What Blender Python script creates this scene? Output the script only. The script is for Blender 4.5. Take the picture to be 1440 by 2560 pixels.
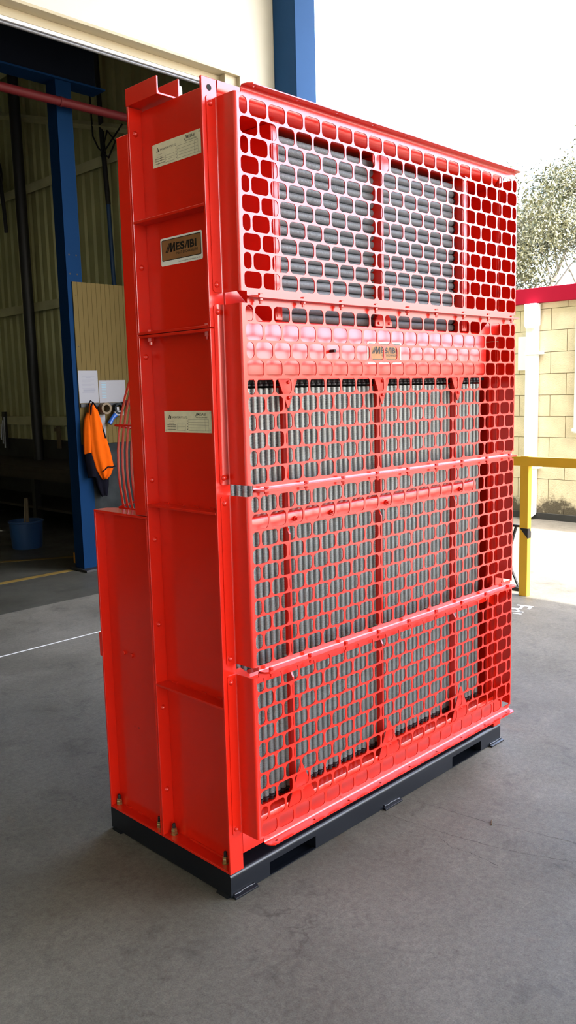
import bpy, math, random
from mathutils import Vector, Matrix
random.seed(7)
for o in list(bpy.data.objects):
    bpy.data.objects.remove(o, do_unlink=True)
scene = bpy.context.scene
C = scene.collection
PI = math.pi

# ------------------------------------------------------------------ camera
cam_data = bpy.data.cameras.new('camera')
cam = bpy.data.objects.new('camera', cam_data)
C.objects.link(cam)
cR = Vector((0.7009305, -0.7127896, -0.0250470))
cU = Vector((0.1186213, 0.0818753, 0.9895582))
cF = Vector((0.7032961, 0.6965826, -0.1419409))
cam.matrix_world = Matrix(((cR.x, cU.x, -cF.x, -1.5730), (cR.y, cU.y, -cF.y, -1.8484),
                           (cR.z, cU.z, -cF.z, 1.5627), (0, 0, 0, 1)))
cam_data.sensor_fit = 'VERTICAL'
cam_data.sensor_height = 36.0
cam_data.lens = 2097.14 / 2560.0 * 36.0
cam_data.clip_start = 0.05
cam_data.clip_end = 300
scene.camera = cam

# ------------------------------------------------------------------ sky, sun, exposure
world = bpy.data.worlds.new('sky')
scene.world = world
world.use_nodes = True
bg = world.node_tree.nodes['Background']
sky = world.node_tree.nodes.new('ShaderNodeTexSky')
sky.sky_type = 'NISHITA'
sky.sun_disc = False
sky.sun_elevation = math.radians(60)
sky.sun_rotation = math.radians(174)
sky.air_density = 1.0
sky.dust_density = 5.0
sky.ozone_density = 1.0
world.node_tree.links.new(sky.outputs[0], bg.inputs[0])
bg.inputs[1].default_value = 2.5
sun_data = bpy.data.lights.new('sun', 'SUN')
sun = bpy.data.objects.new('sun', sun_data)
C.objects.link(sun)
sun_data.energy = 22.0
sun_data.angle = math.radians(0.53)
sun_data.color = (1.0, 0.96, 0.88)
sun_dir = Vector((0.19, -0.50, 0.86)).normalized()        # towards the sun
sun.rotation_euler = sun_dir.to_track_quat('Z', 'Y').to_euler()
sun.location = (0, -10, 20)
scene.view_settings.view_transform = 'Standard'
scene.view_settings.look = 'None'
scene.view_settings.exposure = 0.0
scene.view_settings.gamma = 1.0
scene.view_settings.use_curve_mapping = False

# ------------------------------------------------------------------ helpers
def lin(r, g, b):
    f = lambda c: (c / 12.92) if c <= 0.04045 else ((c + 0.055) / 1.055) ** 2.4
    return (f(r / 255), f(g / 255), f(b / 255))

def mat(name, col, rough=0.5, metal=0.0, noise=0.0, nscale=20.0, bump=0.0, bscale=60.0, spec=0.5, emit=None):
    m = bpy.data.materials.new(name)
    m.use_nodes = True
    nt = m.node_tree
    p = nt.nodes['Principled BSDF']
    p.inputs['Base Color'].default_value = (*col, 1)
    p.inputs['Roughness'].default_value = rough
    p.inputs['Metallic'].default_value = metal
    p.inputs['Specular IOR Level'].default_value = spec
    tc = nt.nodes.new('ShaderNodeTexCoord')
    if noise > 0:
        n = nt.nodes.new('ShaderNodeTexNoise')
        n.inputs['Scale'].default_value = nscale
        n.inputs['Detail'].default_value = 6
        nt.links.new(tc.outputs['Object'], n.inputs['Vector'])
        r = nt.nodes.new('ShaderNodeValToRGB')
        r.color_ramp.elements[0].position = 0.3
        r.color_ramp.elements[1].position = 0.72
        r.color_ramp.elements[0].color = (*[c * (1 - noise) for c in col], 1)
        r.color_ramp.elements[1].color = (*[min(1, c * (1 + noise * 0.6)) for c in col], 1)
        nt.links.new(n.outputs['Fac'], r.inputs['Fac'])
        nt.links.new(r.outputs['Color'], p.inputs['Base Color'])
    if bump > 0:
        n2 = nt.nodes.new('ShaderNodeTexNoise')
        n2.inputs['Scale'].default_value = bscale
        n2.inputs['Detail'].default_value = 4
        nt.links.new(tc.outputs['Object'], n2.inputs['Vector'])
        b = nt.nodes.new('ShaderNodeBump')
        b.inputs['Strength'].default_value = bump
        b.inputs['Distance'].default_value = 0.01
        nt.links.new(n2.outputs['Fac'], b.inputs['Height'])
        nt.links.new(b.outputs['Normal'], p.inputs['Normal'])
    return m

class B:
    """collects verts and faces of one mesh"""
    def __init__(s):
        s.v = []; s.f = []
    def add(s, verts, faces):
        k = len(s.v)
        s.v += [tuple(v) for v in verts]
        s.f += [tuple(i + k for i in f) for f in faces]
        return s
    def box(s, x0, x1, y0, y1, z0, z1):
        s.add([(x0, y0, z0), (x1, y0, z0), (x1, y1, z0), (x0, y1, z0), (x0, y0, z1), (x1, y0, z1), (x1, y1, z1), (x0, y1, z1)],
              [(0, 3, 2, 1), (4, 5, 6, 7), (0, 1, 5, 4), (1, 2, 6, 5), (2, 3, 7, 6), (3, 0, 4, 7)])
        return s
    def prism(s, poly, axis, a, b):
        """poly of 2d points extruded along axis (0,1,2) from a to b; 2d order: axis0->(y,z) axis1->(x,z) axis2->(x,y)"""
        def P(q, t):
            return (t, q[0], q[1]) if axis == 0 else ((q[0], t, q[1]) if axis == 1 else (q[0], q[1], t))
        n = len(poly)
        vs = [P(q, a) for q in poly] + [P(q, b) for q in poly]
        fs = [tuple(range(n))[::-1], tuple(range(n, 2 * n))]
        fs += [(i, (i + 1) % n, n + (i + 1) % n, n + i) for i in range(n)]
        s.add(vs, fs)
        return s
    def strip(s, prof, axis, a, b):
        """open thin sheet profile (list of 2d) swept along axis"""
        def P(q, t):
            return (t, q[0], q[1]) if axis == 0 else ((q[0], t, q[1]) if axis == 1 else (q[0], q[1], t))
        n = len(prof)
        vs = [P(q, a) for q in prof] + [P(q, b) for q in prof]
        s.add(vs, [(i, i + 1, n + i + 1, n + i) for i in range(n - 1)])
        return s
    def tube(s, pts, r, seg=8, cap=True, radii=None):
        pts = [Vector(p) for p in pts]
        vs = []; fs = []
        up = None
        for i, p in enumerate(pts):
            d = (pts[min(i + 1, len(pts) - 1)] - pts[max(i - 1, 0)]).normalized()
            if up is None:
                up = Vector((0, 0, 1)) if abs(d.z) < 0.9 else Vector((1, 0, 0))
            a = d.cross(up).normalized(); b = a.cross(d).normalized(); up = b
            rr = radii[i] if radii else r
            for k in range(seg):
                t = 2 * PI * k / seg
                vs.append(p + a * (rr * math.cos(t)) + b * (rr * math.sin(t)))
        for i in range(len(pts) - 1):
            for k in range(seg):
                fs.append((i * seg + k, i * seg + (k + 1) % seg, (i + 1) * seg + (k + 1) % seg, (i + 1) * seg + k))
        if cap:
            fs.append(tuple(range(seg))[::-1]); fs.append(tuple((len(pts) - 1) * seg + k for k in range(seg)))
        s.add(vs, fs)
        return s
    def lathe(s, prof, origin, axis=2, seg=16, cap=True):
        """prof: list (r, h) along the axis"""
        o = Vector(origin); vs = []; fs = []
        for r, h in prof:
            for k in range(seg):
                t = 2 * PI * k / seg
                a, b = r * math.cos(t), r * math.sin(t)
                vs.append(o + (Vector((a, b, h)) if axis == 2 else (Vector((h, a, b)) if axis == 0 else Vector((b, h, a)))))
        for i in range(len(prof) - 1):
            for k in range(seg):
                fs.append((i * seg + k, i * seg + (k + 1) % seg, (i + 1) * seg + (k + 1) % seg, (i + 1) * seg + k))
        if cap:
            fs.append(tuple(range(seg))[::-1]); fs.append(tuple((len(prof) - 1) * seg + k for k in range(seg)))
        s.add(vs, fs)
        return s
    def hexb(s, origin, axis, r, h, shank=0, sr=0):
        """hex head from origin along axis vector index with sign"""
        sg = 1 if h > 0 else -1
        s.lathe([(r, 0), (r, h * 0.85), (r * 0.86, h)], origin, axis, 6)
        if shank:
            s.lathe([(sr, h), (sr, h + sg * shank)], origin, axis, 8)
        return s

def mesh(name, b, smooth=None):
    me = bpy.data.meshes.new(name)
    me.from_pydata(b.v, [], b.f)
    me.update()
    import bmesh
    bm = bmesh.new(); bm.from_mesh(me)
    bmesh.ops.recalc_face_normals(bm, faces=bm.faces)
    bm.to_mesh(me); bm.free()
    if smooth is not None:
        me.polygons.foreach_set('use_smooth', [True] * len(me.polygons))
        me.set_sharp_from_angle(angle=math.radians(smooth))
    return me

def link(name, me, m, parent=None, loc=None, rot=None):
    o = bpy.data.objects.new(name, me)
    C.objects.link(o)
    if m is not None and len(me.materials) == 0:
        me.materials.append(m)
    if parent: o.parent = parent
    if loc: o.location = loc
    if rot: o.rotation_euler = rot
    return o

def obj(name, b, m, parent=None, bevel=0.0, smooth=None, loc=None, rot=None):
    o = link(name, mesh(name, b, smooth), m, parent, loc, rot)
    if bevel:
        md = o.modifiers.new('edges', 'BEVEL')
        md.width = bevel; md.segments = 2; md.limit_method = 'ANGLE'; md.angle_limit = math.radians(40)
        md.harden_normals = False
    return o

def thing(name, label, cat, loc=(0, 0, 0), group=None, rot=None):
    o = bpy.data.objects.new(name, None)
    C.objects.link(o)
    o.empty_display_size = 0.1
    o.location = loc
    if rot: o.rotation_euler = rot
    o['label'] = label; o['category'] = cat
    if group: o['group'] = group
    return o

def tag(o, label, cat, group=None):
    o['label'] = label; o['category'] = cat
    if group: o['group'] = group
    return o

def struct(o, label=None):
    o['kind'] = 'structure'
    if label: o['label'] = label
    return o

def text2d(body, size, offset=0.0, align='LEFT', shear=0.0):
    cu = bpy.data.curves.new('t', 'FONT')
    cu.body = body; cu.size = size; cu.offset = offset; cu.align_x = align; cu.shear = shear
    cu.resolution_u = 3; cu.fill_mode = 'FRONT'
    o = bpy.data.objects.new('t', cu)
    C.objects.link(o)
    dg = bpy.context.evaluated_depsgraph_get()
    me = bpy.data.meshes.new_from_object(o.evaluated_get(dg))
    vs = [(v.co.x, v.co.y) for v in me.vertices]; fs = [tuple(p.vertices) for p in me.polygons]
    bpy.data.objects.remove(o, do_unlink=True); bpy.data.meshes.remove(me); bpy.data.curves.remove(cu)
    return vs, fs

def put2d(b, vs, fs, o, u, v, lift, dx=0, dy=0, sx=1, sy=1):
    o, u, v = Vector(o), Vector(u), Vector(v)
    n = u.cross(v)
    b.add([o + u * (dx + x * sx) + v * (dy + y * sy) + n * lift for x, y in vs], fs)

# ------------------------------------------------------------------ materials
RED = mat('red_gloss_paint', lin(218, 32, 12), 0.5, 0, 0.04, 3, 0.0, 260, 0.03)
_p = RED.node_tree.nodes['Principled BSDF']
_p.inputs['Coat Weight'].default_value = 1.0
_p.inputs['Coat Roughness'].default_value = 0.19
_p.inputs['Coat IOR'].default_value = 1.64
BLACK = mat('black_gloss_paint', (0.0055, 0.0068, 0.010), 0.30, 0, 0, 1, 0.0, 200, 0.4)
RUBBER = mat('black_rubber', (0.010, 0.010, 0.012), 0.35)
FINS = mat('bare_metal_fins', (0.30, 0.315, 0.31), 0.30, 0.55, 0.18, 9)
FINS2 = mat('dull_grey_fins', (0.27, 0.29, 0.305), 0.45, 0.1, 0.12, 60)
DARK = mat('dark_core_interior', (0.01, 0.01, 0.01), 0.8)
ZINC = mat('zinc_plated_steel', (0.45, 0.36, 0.16), 0.32, 0.9, 0.2, 80)
PALEZ = mat('pale_zinc', (0.62, 0.58, 0.48), 0.45, 0.3)
PLATE = mat('brushed_nameplate', (0.74, 0.69, 0.48), 0.5, 0.0, 0.1, 40)
ENGR = mat('engraved_ink', (0.06, 0.055, 0.035), 0.6)
STK_W = mat('sticker_white', (0.82, 0.82, 0.74), 0.3)
STK_B = mat('sticker_black', (0.012, 0.011, 0.010), 0.3)
STK_T = mat('sticker_bronze', (0.36, 0.17, 0.065), 0.3, 0.3, 0.12, 30)
CREAM = mat('cream_wall_paint', (0.78, 0.74, 0.60), 0.55, 0, 0.03, 2)
TRIMC = mat('cream_steel_trim', (0.55, 0.47, 0.31), 0.5, 0, 0.06, 3)
ALU = mat('white_door_rail', (0.85, 0.85, 0.83), 0.3, 0.2)
GREYM = mat('grey_steel', (0.16, 0.16, 0.17), 0.4, 0.6)
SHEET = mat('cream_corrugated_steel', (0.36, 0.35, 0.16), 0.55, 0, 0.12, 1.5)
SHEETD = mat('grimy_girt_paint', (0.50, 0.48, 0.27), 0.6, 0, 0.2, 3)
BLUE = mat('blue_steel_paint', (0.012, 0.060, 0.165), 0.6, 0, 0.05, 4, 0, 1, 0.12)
INBLUE = mat('dimmed_blue_steel_paint', (0.003, 0.020, 0.062), 0.7, 0, 0.05, 4, 0, 1, 0.04)  # blue paint darkened to carry the dim light inside the workshop
INDARK = mat('shaded_beam_paint', (0.003, 0.005, 0.010), 0.7, 0, 0, 1, 0, 1, 0.1)  # shade on the upper part of the beam, painted as near-black
YEL = mat('yellow_rail_paint', (0.80, 0.48, 0.03), 0.42, 0, 0.06, 6)
TAPE = mat('black_tape', (0.02, 0.02, 0.022), 0.35)
DKRED = mat('red_service_pipe', (0.10, 0.010, 0.012), 0.5, 0, 0, 1, 0, 1, 0.15)
FASC = mat('crimson_fascia', (0.30, 0.004, 0.022), 0.6, 0, 0.05, 3, 0, 1, 0.1)
WHITE = mat('white_paint', (0.86, 0.86, 0.82), 0.45)
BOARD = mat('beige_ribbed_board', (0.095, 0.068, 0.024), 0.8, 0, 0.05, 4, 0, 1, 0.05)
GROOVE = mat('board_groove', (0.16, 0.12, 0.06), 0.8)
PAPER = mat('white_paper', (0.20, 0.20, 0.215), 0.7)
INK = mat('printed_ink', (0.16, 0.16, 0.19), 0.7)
INKB = mat('printed_coloured_ink', (0.16, 0.28, 0.34), 0.7)
ORANGE = mat('hi_vis_orange_cloth', (0.50, 0.075, 0.002), 0.85, 0, 0.08, 20, 0.2, 300, 0.05)
NAVY = mat('navy_black_cloth', (0.004, 0.004, 0.007), 0.95, 0, 0.1, 20, 0.25, 300, 0.03)
GREYP = mat('grey_felt_panel', (0.022, 0.025, 0.026), 0.95, 0, 0.35, 9, 0, 1, 0.05)
TANM = mat('brown_paper_tape', (0.12, 0.085, 0.045), 0.7)
PLBLUE = mat('blue_plastic', (0.010, 0.07, 0.30), 0.35)
DKBLUE = mat('dark_blue_plastic', (0.012, 0.05, 0.14), 0.5)
WOOD = mat('dark_bench_timber', (0.035, 0.026, 0.018), 0.7, 0, 0.3, 8)
DKST = mat('dark_steel', (0.022, 0.022, 0.023), 0.5, 0.3)
SAFEY = mat('amber_bollard_paint', (0.42, 0.17, 0.01), 0.5)
DKWALL = mat('dark_lower_wall', (0.03, 0.03, 0.026), 0.8, 0, 0.3, 5)  # dark colour of the lower side wall and the block wall foot
ROOFM = mat('pale_roof_sheet', (0.50, 0.50, 0.47), 0.6)
BARK = mat('pale_gum_bark', (0.25, 0.22, 0.18), 0.7, 0, 0.25, 4)
STICK = mat('pale_timber', (0.12, 0.09, 0.05), 0.8)

def leaf_mat():
    m = mat('gum_leaves', (0.22, 0.25, 0.09), 0.5)
    nt = m.node_tree; p = nt.nodes['Principled BSDF']
    g = nt.nodes.new('ShaderNodeNewGeometry'); r = nt.nodes.new('ShaderNodeValToRGB')
    r.color_ramp.elements[0].color = (0.030, 0.036, 0.014, 1); r.color_ramp.elements[1].color = (0.13, 0.12, 0.045, 1)
    nt.links.new(g.outputs['Random Per Island'], r.inputs['Fac']); nt.links.new(r.outputs['Color'], p.inputs['Base Color'])
    return m
LEAF = leaf_mat()

def concrete(name, base, dark, warm, rough):
    m = bpy.data.materials.new(name); m.use_nodes = True
    nt = m.node_tree; p = nt.nodes['Principled BSDF']; N = nt.nodes.new; L = nt.links.new
    tc = N('ShaderNodeTexCoord')
    def noise(scale, detail=8, rough_=0.6, dist=0.0):
        n = N('ShaderNodeTexNoise'); n.inputs['Scale'].default_value = scale; n.inputs['Detail'].default_value = detail
        n.inputs['Roughness'].default_value = rough_; n.inputs['Distortion'].default_value = dist
        L(tc.outputs['Object'], n.inputs['Vector']); return n
    def ramp(n, a, b, ca, cb):
        r = N('ShaderNodeValToRGB'); r.color_ramp.elements[0].position = a; r.color_ramp.elements[1].position = b
        r.color_ramp.elements[0].color = (*ca, 1); r.color_ramp.elements[1].color = (*cb, 1)
        L(n.outputs[0], r.inputs['Fac']); return r
    def mix(a, b, fac, mode='MIX', f=None):
        x = N('ShaderNodeMix'); x.data_type = 'RGBA'; x.blend_type = mode
        L(a, x.inputs[6]); L(b, x.inputs[7])
        if f is not None: L(f, x.inputs[0])
        else: x.inputs[0].default_value = fac
        return x.outputs[2]
    big = ramp(noise(1.1, 6, 0.62, 0.6), 0.32, 0.70, dark, base)
    tint = ramp(noise(0.7, 3, 0.5), 0.35, 0.65, warm, (1, 1, 1))
    c = mix(big.outputs[0], tint.outputs[0], 0.55, 'MULTIPLY')
    fine = ramp(noise(48, 8, 0.75), 0.30, 0.70, (0.62, 0.62, 0.62), (1.28, 1.28, 1.28))
    c = mix(c, fine.outputs[0], 0.75, 'MULTIPLY')
    speck = ramp(noise(230, 2, 0.5), 0.30, 0.62, (0.68, 0.68, 0.68), (1.12, 1.12, 1.12))
    c = mix(c, speck.outputs[0], 0.6, 'MULTIPLY')
    blot = ramp(noise(5.5, 7, 0.7, 1.2), 0.32, 0.46, (0.50, 0.50, 0.52), (1.05, 1.05, 1.05))
    c = mix(c, blot.outputs[0], 0.55, 'MULTIPLY')
    rust = ramp(noise(3.1, 5, 0.6, 0.8), 0.66, 0.78, (1, 1, 1), (1.12, 0.88, 0.72))
    c = mix(c, rust.outputs[0], 0.5, 'MULTIPLY')
    marks = ramp(noise(7.5, 6, 0.62, 2.6), 0.25, 0.33, (0.42, 0.42, 0.44), (1, 1, 1))
    c = mix(c, marks.outputs[0], 0.8, 'MULTIPLY')
    pale = ramp(noise(2.6, 6, 0.6, 1.5), 0.60, 0.72, (1, 1, 1), (1.28, 1.28, 1.27))
    c = mix(c, pale.outputs[0], 0.7, 'MULTIPLY')
    # hairline cracks: warped cell borders, broken up by a mask
    wn = noise(2.2, 5, 0.6); mp = N('ShaderNodeMapping'); mp.inputs['Scale'].default_value = (0.75, 1.5, 1)
    add = N('ShaderNodeMixRGB'); add.blend_type = 'ADD'; add.inputs[0].default_value = 0.45
    L(tc.outputs['Object'], mp.inputs['Vector']); L(mp.outputs[0], add.inputs[1]); L(wn.outputs['Color'], add.inputs[2])
    vo = N('ShaderNodeTexVoronoi'); vo.feature = 'DISTANCE_TO_EDGE'; vo.inputs['Scale'].default_value = 0.9
    L(add.outputs[0], vo.inputs['Vector'])
    cr = ramp(vo, 0.0006, 0.0035, (1, 1, 1), (0, 0, 0))
    mk = ramp(noise(1.6, 4, 0.6), 0.54, 0.66, (0, 0, 0), (0.55, 0.55, 0.55))
    fm = N('ShaderNodeMath'); fm.operation = 'MULTIPLY'; L(cr.outputs[0], fm.inputs[0]); L(mk.outputs[0], fm.inputs[1])
    dk = N('ShaderNodeRGB'); dk.outputs[0].default_value = (dark[0] * 0.35, dark[1] * 0.35, dark[2] * 0.35, 1)
    c = mix(c, dk.outputs[0], 0, 'MIX', fm.outputs[0])
    L(c, p.inputs['Base Color'])
    rr = ramp(noise(2.0, 6, 0.6), 0.35, 0.7, (rough - 0.1,) * 3, (rough + 0.12,) * 3)
    L(rr.outputs[0], p.inputs['Roughness'])
    p.inputs['Specular IOR Level'].default_value = 0.22
    bu = N('ShaderNodeBump'); bu.inputs['Strength'].default_value = 0.4; bu.inputs['Distance'].default_value = 0.004
    L(noise(90, 8, 0.7).outputs[0], bu.inputs['Height']); L(bu.outputs[0], p.inputs['Normal'])
    return m
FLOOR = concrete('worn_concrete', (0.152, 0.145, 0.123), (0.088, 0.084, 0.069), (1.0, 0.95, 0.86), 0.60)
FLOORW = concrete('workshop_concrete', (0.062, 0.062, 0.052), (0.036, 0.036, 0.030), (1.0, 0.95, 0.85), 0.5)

def block_mat():
    m = mat('weathered_cream_block', (0.66, 0.58, 0.38), 0.8, 0, 0.14, 6, 0.4, 60)
    nt = m.node_tree; p = nt.nodes['Principled BSDF']; N = nt.nodes.new; L = nt.links.new
    src = p.inputs['Base Color'].links[0].from_socket
    ge = N('ShaderNodeNewGeometry'); sep = N('ShaderNodeSeparateXYZ'); L(ge.outputs['Position'], sep.inputs[0])
    n = N('ShaderNodeTexNoise'); n.inputs['Scale'].default_value = 5; n.inputs['Detail'].default_value = 8; n.inputs['Roughness'].default_value = 0.7
    L(ge.outputs['Position'], n.inputs['Vector'])
    ma = N('ShaderNodeMath'); ma.operation = 'MULTIPLY_ADD'; ma.inputs[1].default_value = 0.75; ma.inputs[2].default_value = -0.30
    L(n.outputs[0], ma.inputs[0])
    sb = N('ShaderNodeMath'); sb.operation = 'SUBTRACT'; L(sep.outputs['Z'], sb.inputs[0]); L(ma.outputs[0], sb.inputs[1])
    r = N('ShaderNodeValToRGB'); r.color_ramp.elements[0].position = 0.05; r.color_ramp.elements[1].position = 0.16
    r.color_ramp.elements[0].color = (1, 1, 1, 1); r.color_ramp.elements[1].color = (0, 0, 0, 1)
    L(sb.outputs[0], r.inputs['Fac'])
    mx = N('ShaderNodeMix'); mx.data_type = 'RGBA'; L(r.outputs[0], mx.inputs[0]); L(src, mx.inputs[6]); mx.inputs[7].default_value = (0.09, 0.075, 0.045, 1)
    L(mx.outputs[2], p.inputs['Base Color'])
    return m
BLOCK = block_mat()
MORTAR = mat('block_mortar', (0.34, 0.28, 0.17), 0.9)

# ================================================================== THE SETTING
b = B().box(-14, 40, -40, 3.862, -0.12, 0.0)
b.box(4.62, 40, 3.862, 60, -0.12, 0.0)
yard = struct(obj('floor', b, FLOOR), 'worn grey concrete yard slab under and around the red heat exchanger')
CRACK = mat('dirt_filled_crack', (0.030, 0.028, 0.024), 0.9)
def crack(pts, w):
    rnd = random.Random(len(pts) * 7 + int(w * 1e5))
    line = []
    for (x0, y0), (x1, y1) in zip(pts[:-1], pts[1:]):
        for k in range(12):
            t = k / 12
            line.append((x0 + (x1 - x0) * t + rnd.uniform(-0.0035, 0.0035), y0 + (y1 - y0) * t))
    line.append(pts[-1])
    cb = B()
    n = len(line)
    ws = [w * rnd.uniform(0.25, 1.0) for _ in line]
    vs = [(x - q, y, 0.0003) for (x, y), q in zip(line, ws)] + [(x + q, y, 0.0003) for (x, y), q in zip(line, ws)]
    cb.add(vs, [(i, i + 1, n + i + 1, n + i) for i in range(n - 1)])
    obj('crack', cb, CRACK, yard)
crack([(0.739, -0.016), (0.76, -0.169), (0.784, -0.339), (0.835, -0.526), (0.906, -0.691), (0.98, -1.1)], 0.0011)
crack([(0.886, -0.016), (0.913, -0.132), (0.924, -0.231), (0.944, -0.353), (0.973, -0.449), (1.017, -0.637), (1.12, -1.2)], 0.0010)
crack([(0.737, -0.262), (0.712, -0.337), (0.725, -0.408), (0.716, -0.513)], 0.0013)
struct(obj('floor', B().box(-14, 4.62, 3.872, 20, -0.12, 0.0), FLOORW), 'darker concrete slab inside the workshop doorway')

# unseen canopy over the loading area, widened to cut skylight (its shade ends at x = 4 on the ground)
b = B().box(-6.2, 5.385, -17.0, 3.9, 6.2, 6.24)
for i in range(38):
    b.box(-6.1 + i * 0.3, -6.0 + i * 0.3, -17.0, 3.9, 6.16, 6.2)
struct(obj('ceiling', b, ROOFM), 'unseen canopy roof sheeting shading the loading area')
struct(obj('ceiling', B().box(-14, 4.62, 3.87, 20, 7.0, 7.1), ROOFM), 'workshop roof')

struct(obj('wall_left', B().box(-6.2, -6.05, -17, 3.87, 0, 6.2), CREAM), 'unseen wing wall added to block light from the left of the loading area')  # added out-of-view wall that shuts off light from the left

# workshop front wall with the big door opening
DX0, DX1, DZ = -6.0, 3.50, 4.15
b = B().box(-14, DX0, 3.88, 4.0, 0, 7.0).box(DX1, 4.40, 3.88, 4.0, 0, 7.0).box(DX0, DX1, 3.88, 4.0, DZ + 0.12, 7.0)
struct(obj('wall_front', b, CREAM), 'cream front wall of the workshop above and beside the door opening')
# door trim: head and jamb
struct(obj('trim_1', B().box(DX0, 3.655, 3.760, 3.879, 4.248, 4.270), TRIMC, bevel=0.003), 'cream steel head flashing over the workshop door')
b = B().box(DX1, 3.655, 3.80, 3.879, 0, 4.248).box(3.635, 3.655, 3.76, 3.80, 0, 4.248)
struct(obj('trim_2', b, TRIMC), 'cream steel jamb at the side of the workshop door')
struct(obj('trim_3', B().box(DX0, DX1, 3.870, 3.96, 4.186, 4.248), TRIMC, bevel=0.002), 'cream inner head of the workshop door')
door = struct(obj('door_1', B().box(DX0, DX1, 3.872, 3.90, 4.160, 4.186), ALU, bevel=0.004), 'raised door edge with a bright bottom rail')
obj('seal_strip', B().tube([(DX0, 3.890, 4.146), (DX1, 3.890, 4.146)], 0.014, 8), GREYM, door, smooth=60)

# back and left walls of the workshop (mostly unseen, they keep it dark)
struct(obj('wall_back', B().box(-14, 4.6, 16, 16.1, 0, 7), SHEET), 'back wall of the workshop')
struct(obj('wall_left', B().box(-14.1, -14, 3.9, 16.1, 0, 7), SHEET), 'left wall of the workshop')

# right wall: dark lower wall, corrugated sheets, girts
XW = 4.47
wr = struct(obj('wall_right', B().box(4.40, 4.62, 4.0, 16, 0, 0.98), DKWALL), 'side wall of the workshop: cream corrugated sheeting above a dark lower wall')
prof = []
pitch = 0.19
for k in range(4):
    y = k * pitch
    prof += [(0.0, y), (0.0, y + 0.095), (0.028, y + 0.12), (0.028, y + 0.165)]
prof.append((0.0, 4 * pitch))
sb = B().strip([(q[0], q[1]) for q in prof], 2, 0.98, 7.0)
sm = mesh('corrugated_sheet', sb)
sm.materials.append(SHEET)
for i in range(16):
    link('corrugated_sheet', sm, SHEET, wr, (XW, 4.0 + i * 4 * pitch, 0))
for z in (1.25, 2.79, 4.33, 5.9):
    obj('girt', B().prism([(XW - 0.10, z - 0.06), (XW - 0.088, z - 0.06), (XW - 0.088, z + 0.042), (XW - 0.002, z + 0.042), (XW - 0.002, z + 0.054), (XW - 0.10, z + 0.054)], 1, 4.05, 15.9), SHEETD, wr)
# sloping brace across the sheeting
obj('wall_brace', B().tube([(XW - 0.13, 10.2, 5.62), (XW - 0.13, 5.2, 4.20)], 0.045, 4), SHEETD, wr)

# far block building in the sun
XB = 7.48
wy = struct(obj('wall_yard', B().box(XB + 0.012, XB + 0.25, -3.2, 11.0, 0, 2.60), MORTAR), 'cream block wall of the building across the yard')
blm = mesh('block', B().box(0, 0.03, 0.004, 0.386, 0.003, 0.240))
blm.materials.append(BLOCK)
for r in range(11):
    z = 2.424 - 0.2434 * (10 - r) + 0.0
    y0 = 2.637 - 0.39 * 8 if r % 2 == 0 else 2.832 - 0.39 * 8
    n = 24
    if z < -0.01: z = 0.0
    for k in range(n):
        y = y0 + 0.39 * k
        if y > 6.4: continue
        if r == 10:
            o = obj('block', B().box(0, 0.03, 0.004, 0.386, 0.003, 0.09), BLOCK, wy, loc=(XB + random.uniform(-0.002, 0.002), y, z))
        else:
            link('block', blm, BLOCK, wy, (XB + random.uniform(-0.002, 0.002), y, z))
struct(obj('trim_4', B().box(XB - 0.06, XB + 0.30, -3.2, 11.0, 2.492, 2.662), FASC, bevel=0.004), 'crimson fascia along the top of the block building')
struct(obj('roof', B().box(XB + 0.25, XB + 4.0, -3.2, 11.0, 2.55, 2.64), ROOFM), 'flat roof of the block building')
struct(obj('trim_5', B().box(XB - 0.03, XB + 0.02, -3.2, 11.0, 0.0, 0.075), DKWALL), 'dark strip at the foot of the block wall')  # darker strip along the bottom of the wall

# downpipe on the block wall
dp = thing('downpipe', 'white square downpipe with a rain head on the cream block wall', 'downpipe', (XB - 0.062, 3.03, 0))
obj('pipe', B().box(-0.05, 0.05, -0.062, 0.062, 0.16, 2.24).prism([(-0.05, 0.18), (0.05, 0.18), (0.05, 0.06), (-0.10, 0.02), (-0.12, 0.06)], 1, -0.062, 0.062), WHITE, dp, bevel=0.008)
obj('rain_head', B().prism([(-0.045, 2.205), (0.050, 2.205), (0.074, 2.25), (0.074, 2.485), (-0.072, 2.485), (-0.072, 2.25)], 0, -0.07, 0.05), WHITE, dp, bevel=0.006)
for z in (1.93, 0.62):
    obj('strap', B().box(-0.056, 0.056, -0.12, 0.07, z - 0.015, z + 0.015), WHITE, dp)
ws = obj('wall_sign', B().box(XB - 0.02, XB - 0.004, 3.112, 3.236, 1.74, 2.125), WHITE, bevel=0.003)
tag(ws, 'blank white sign panel on the block wall left of the downpipe', 'sign')
cb = thing('conduit_pipe', 'pale grey vertical conduit on the block wall at the picture edge', 'conduit', (XB - 0.02, 2.50, 1.02))
obj('pipe', B().tube([(0, 0, 0), (0, 0, 1.30)], 0.028, 10), WHITE, cb, smooth=50)
obj('clip', B().box(-0.034, 0.02, -0.036, 0.036, 0.02, 0.05), WHITE, cb)

# blue portal column at the corner of the workshop
bc = thing('building_column', 'tall blue steel column at the corner of the cream wall', 'column', (4.30, 3.735, 0))
obj('front_flange', B().box(-0.128, 0.128, -0.135, -0.120, 0, 6.99), BLUE, bc, bevel=0.002)
obj('rear_flange', B().box(-0.128, 0.128, 0.125, 0.140, 0, 6.99), BLUE, bc, bevel=0.002)
obj('web', B().box(-0.128, -0.120, -0.120, 0.125, 0, 6.99).box(0.12, 0.128, -0.120, 0.125, 0, 6.99), BLUE, bc)
obj('base_plate', B().box(-0.19, 0.19, -0.2, 0.145, 0, 0.02), BLUE, bc, bevel=0.002)

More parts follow.
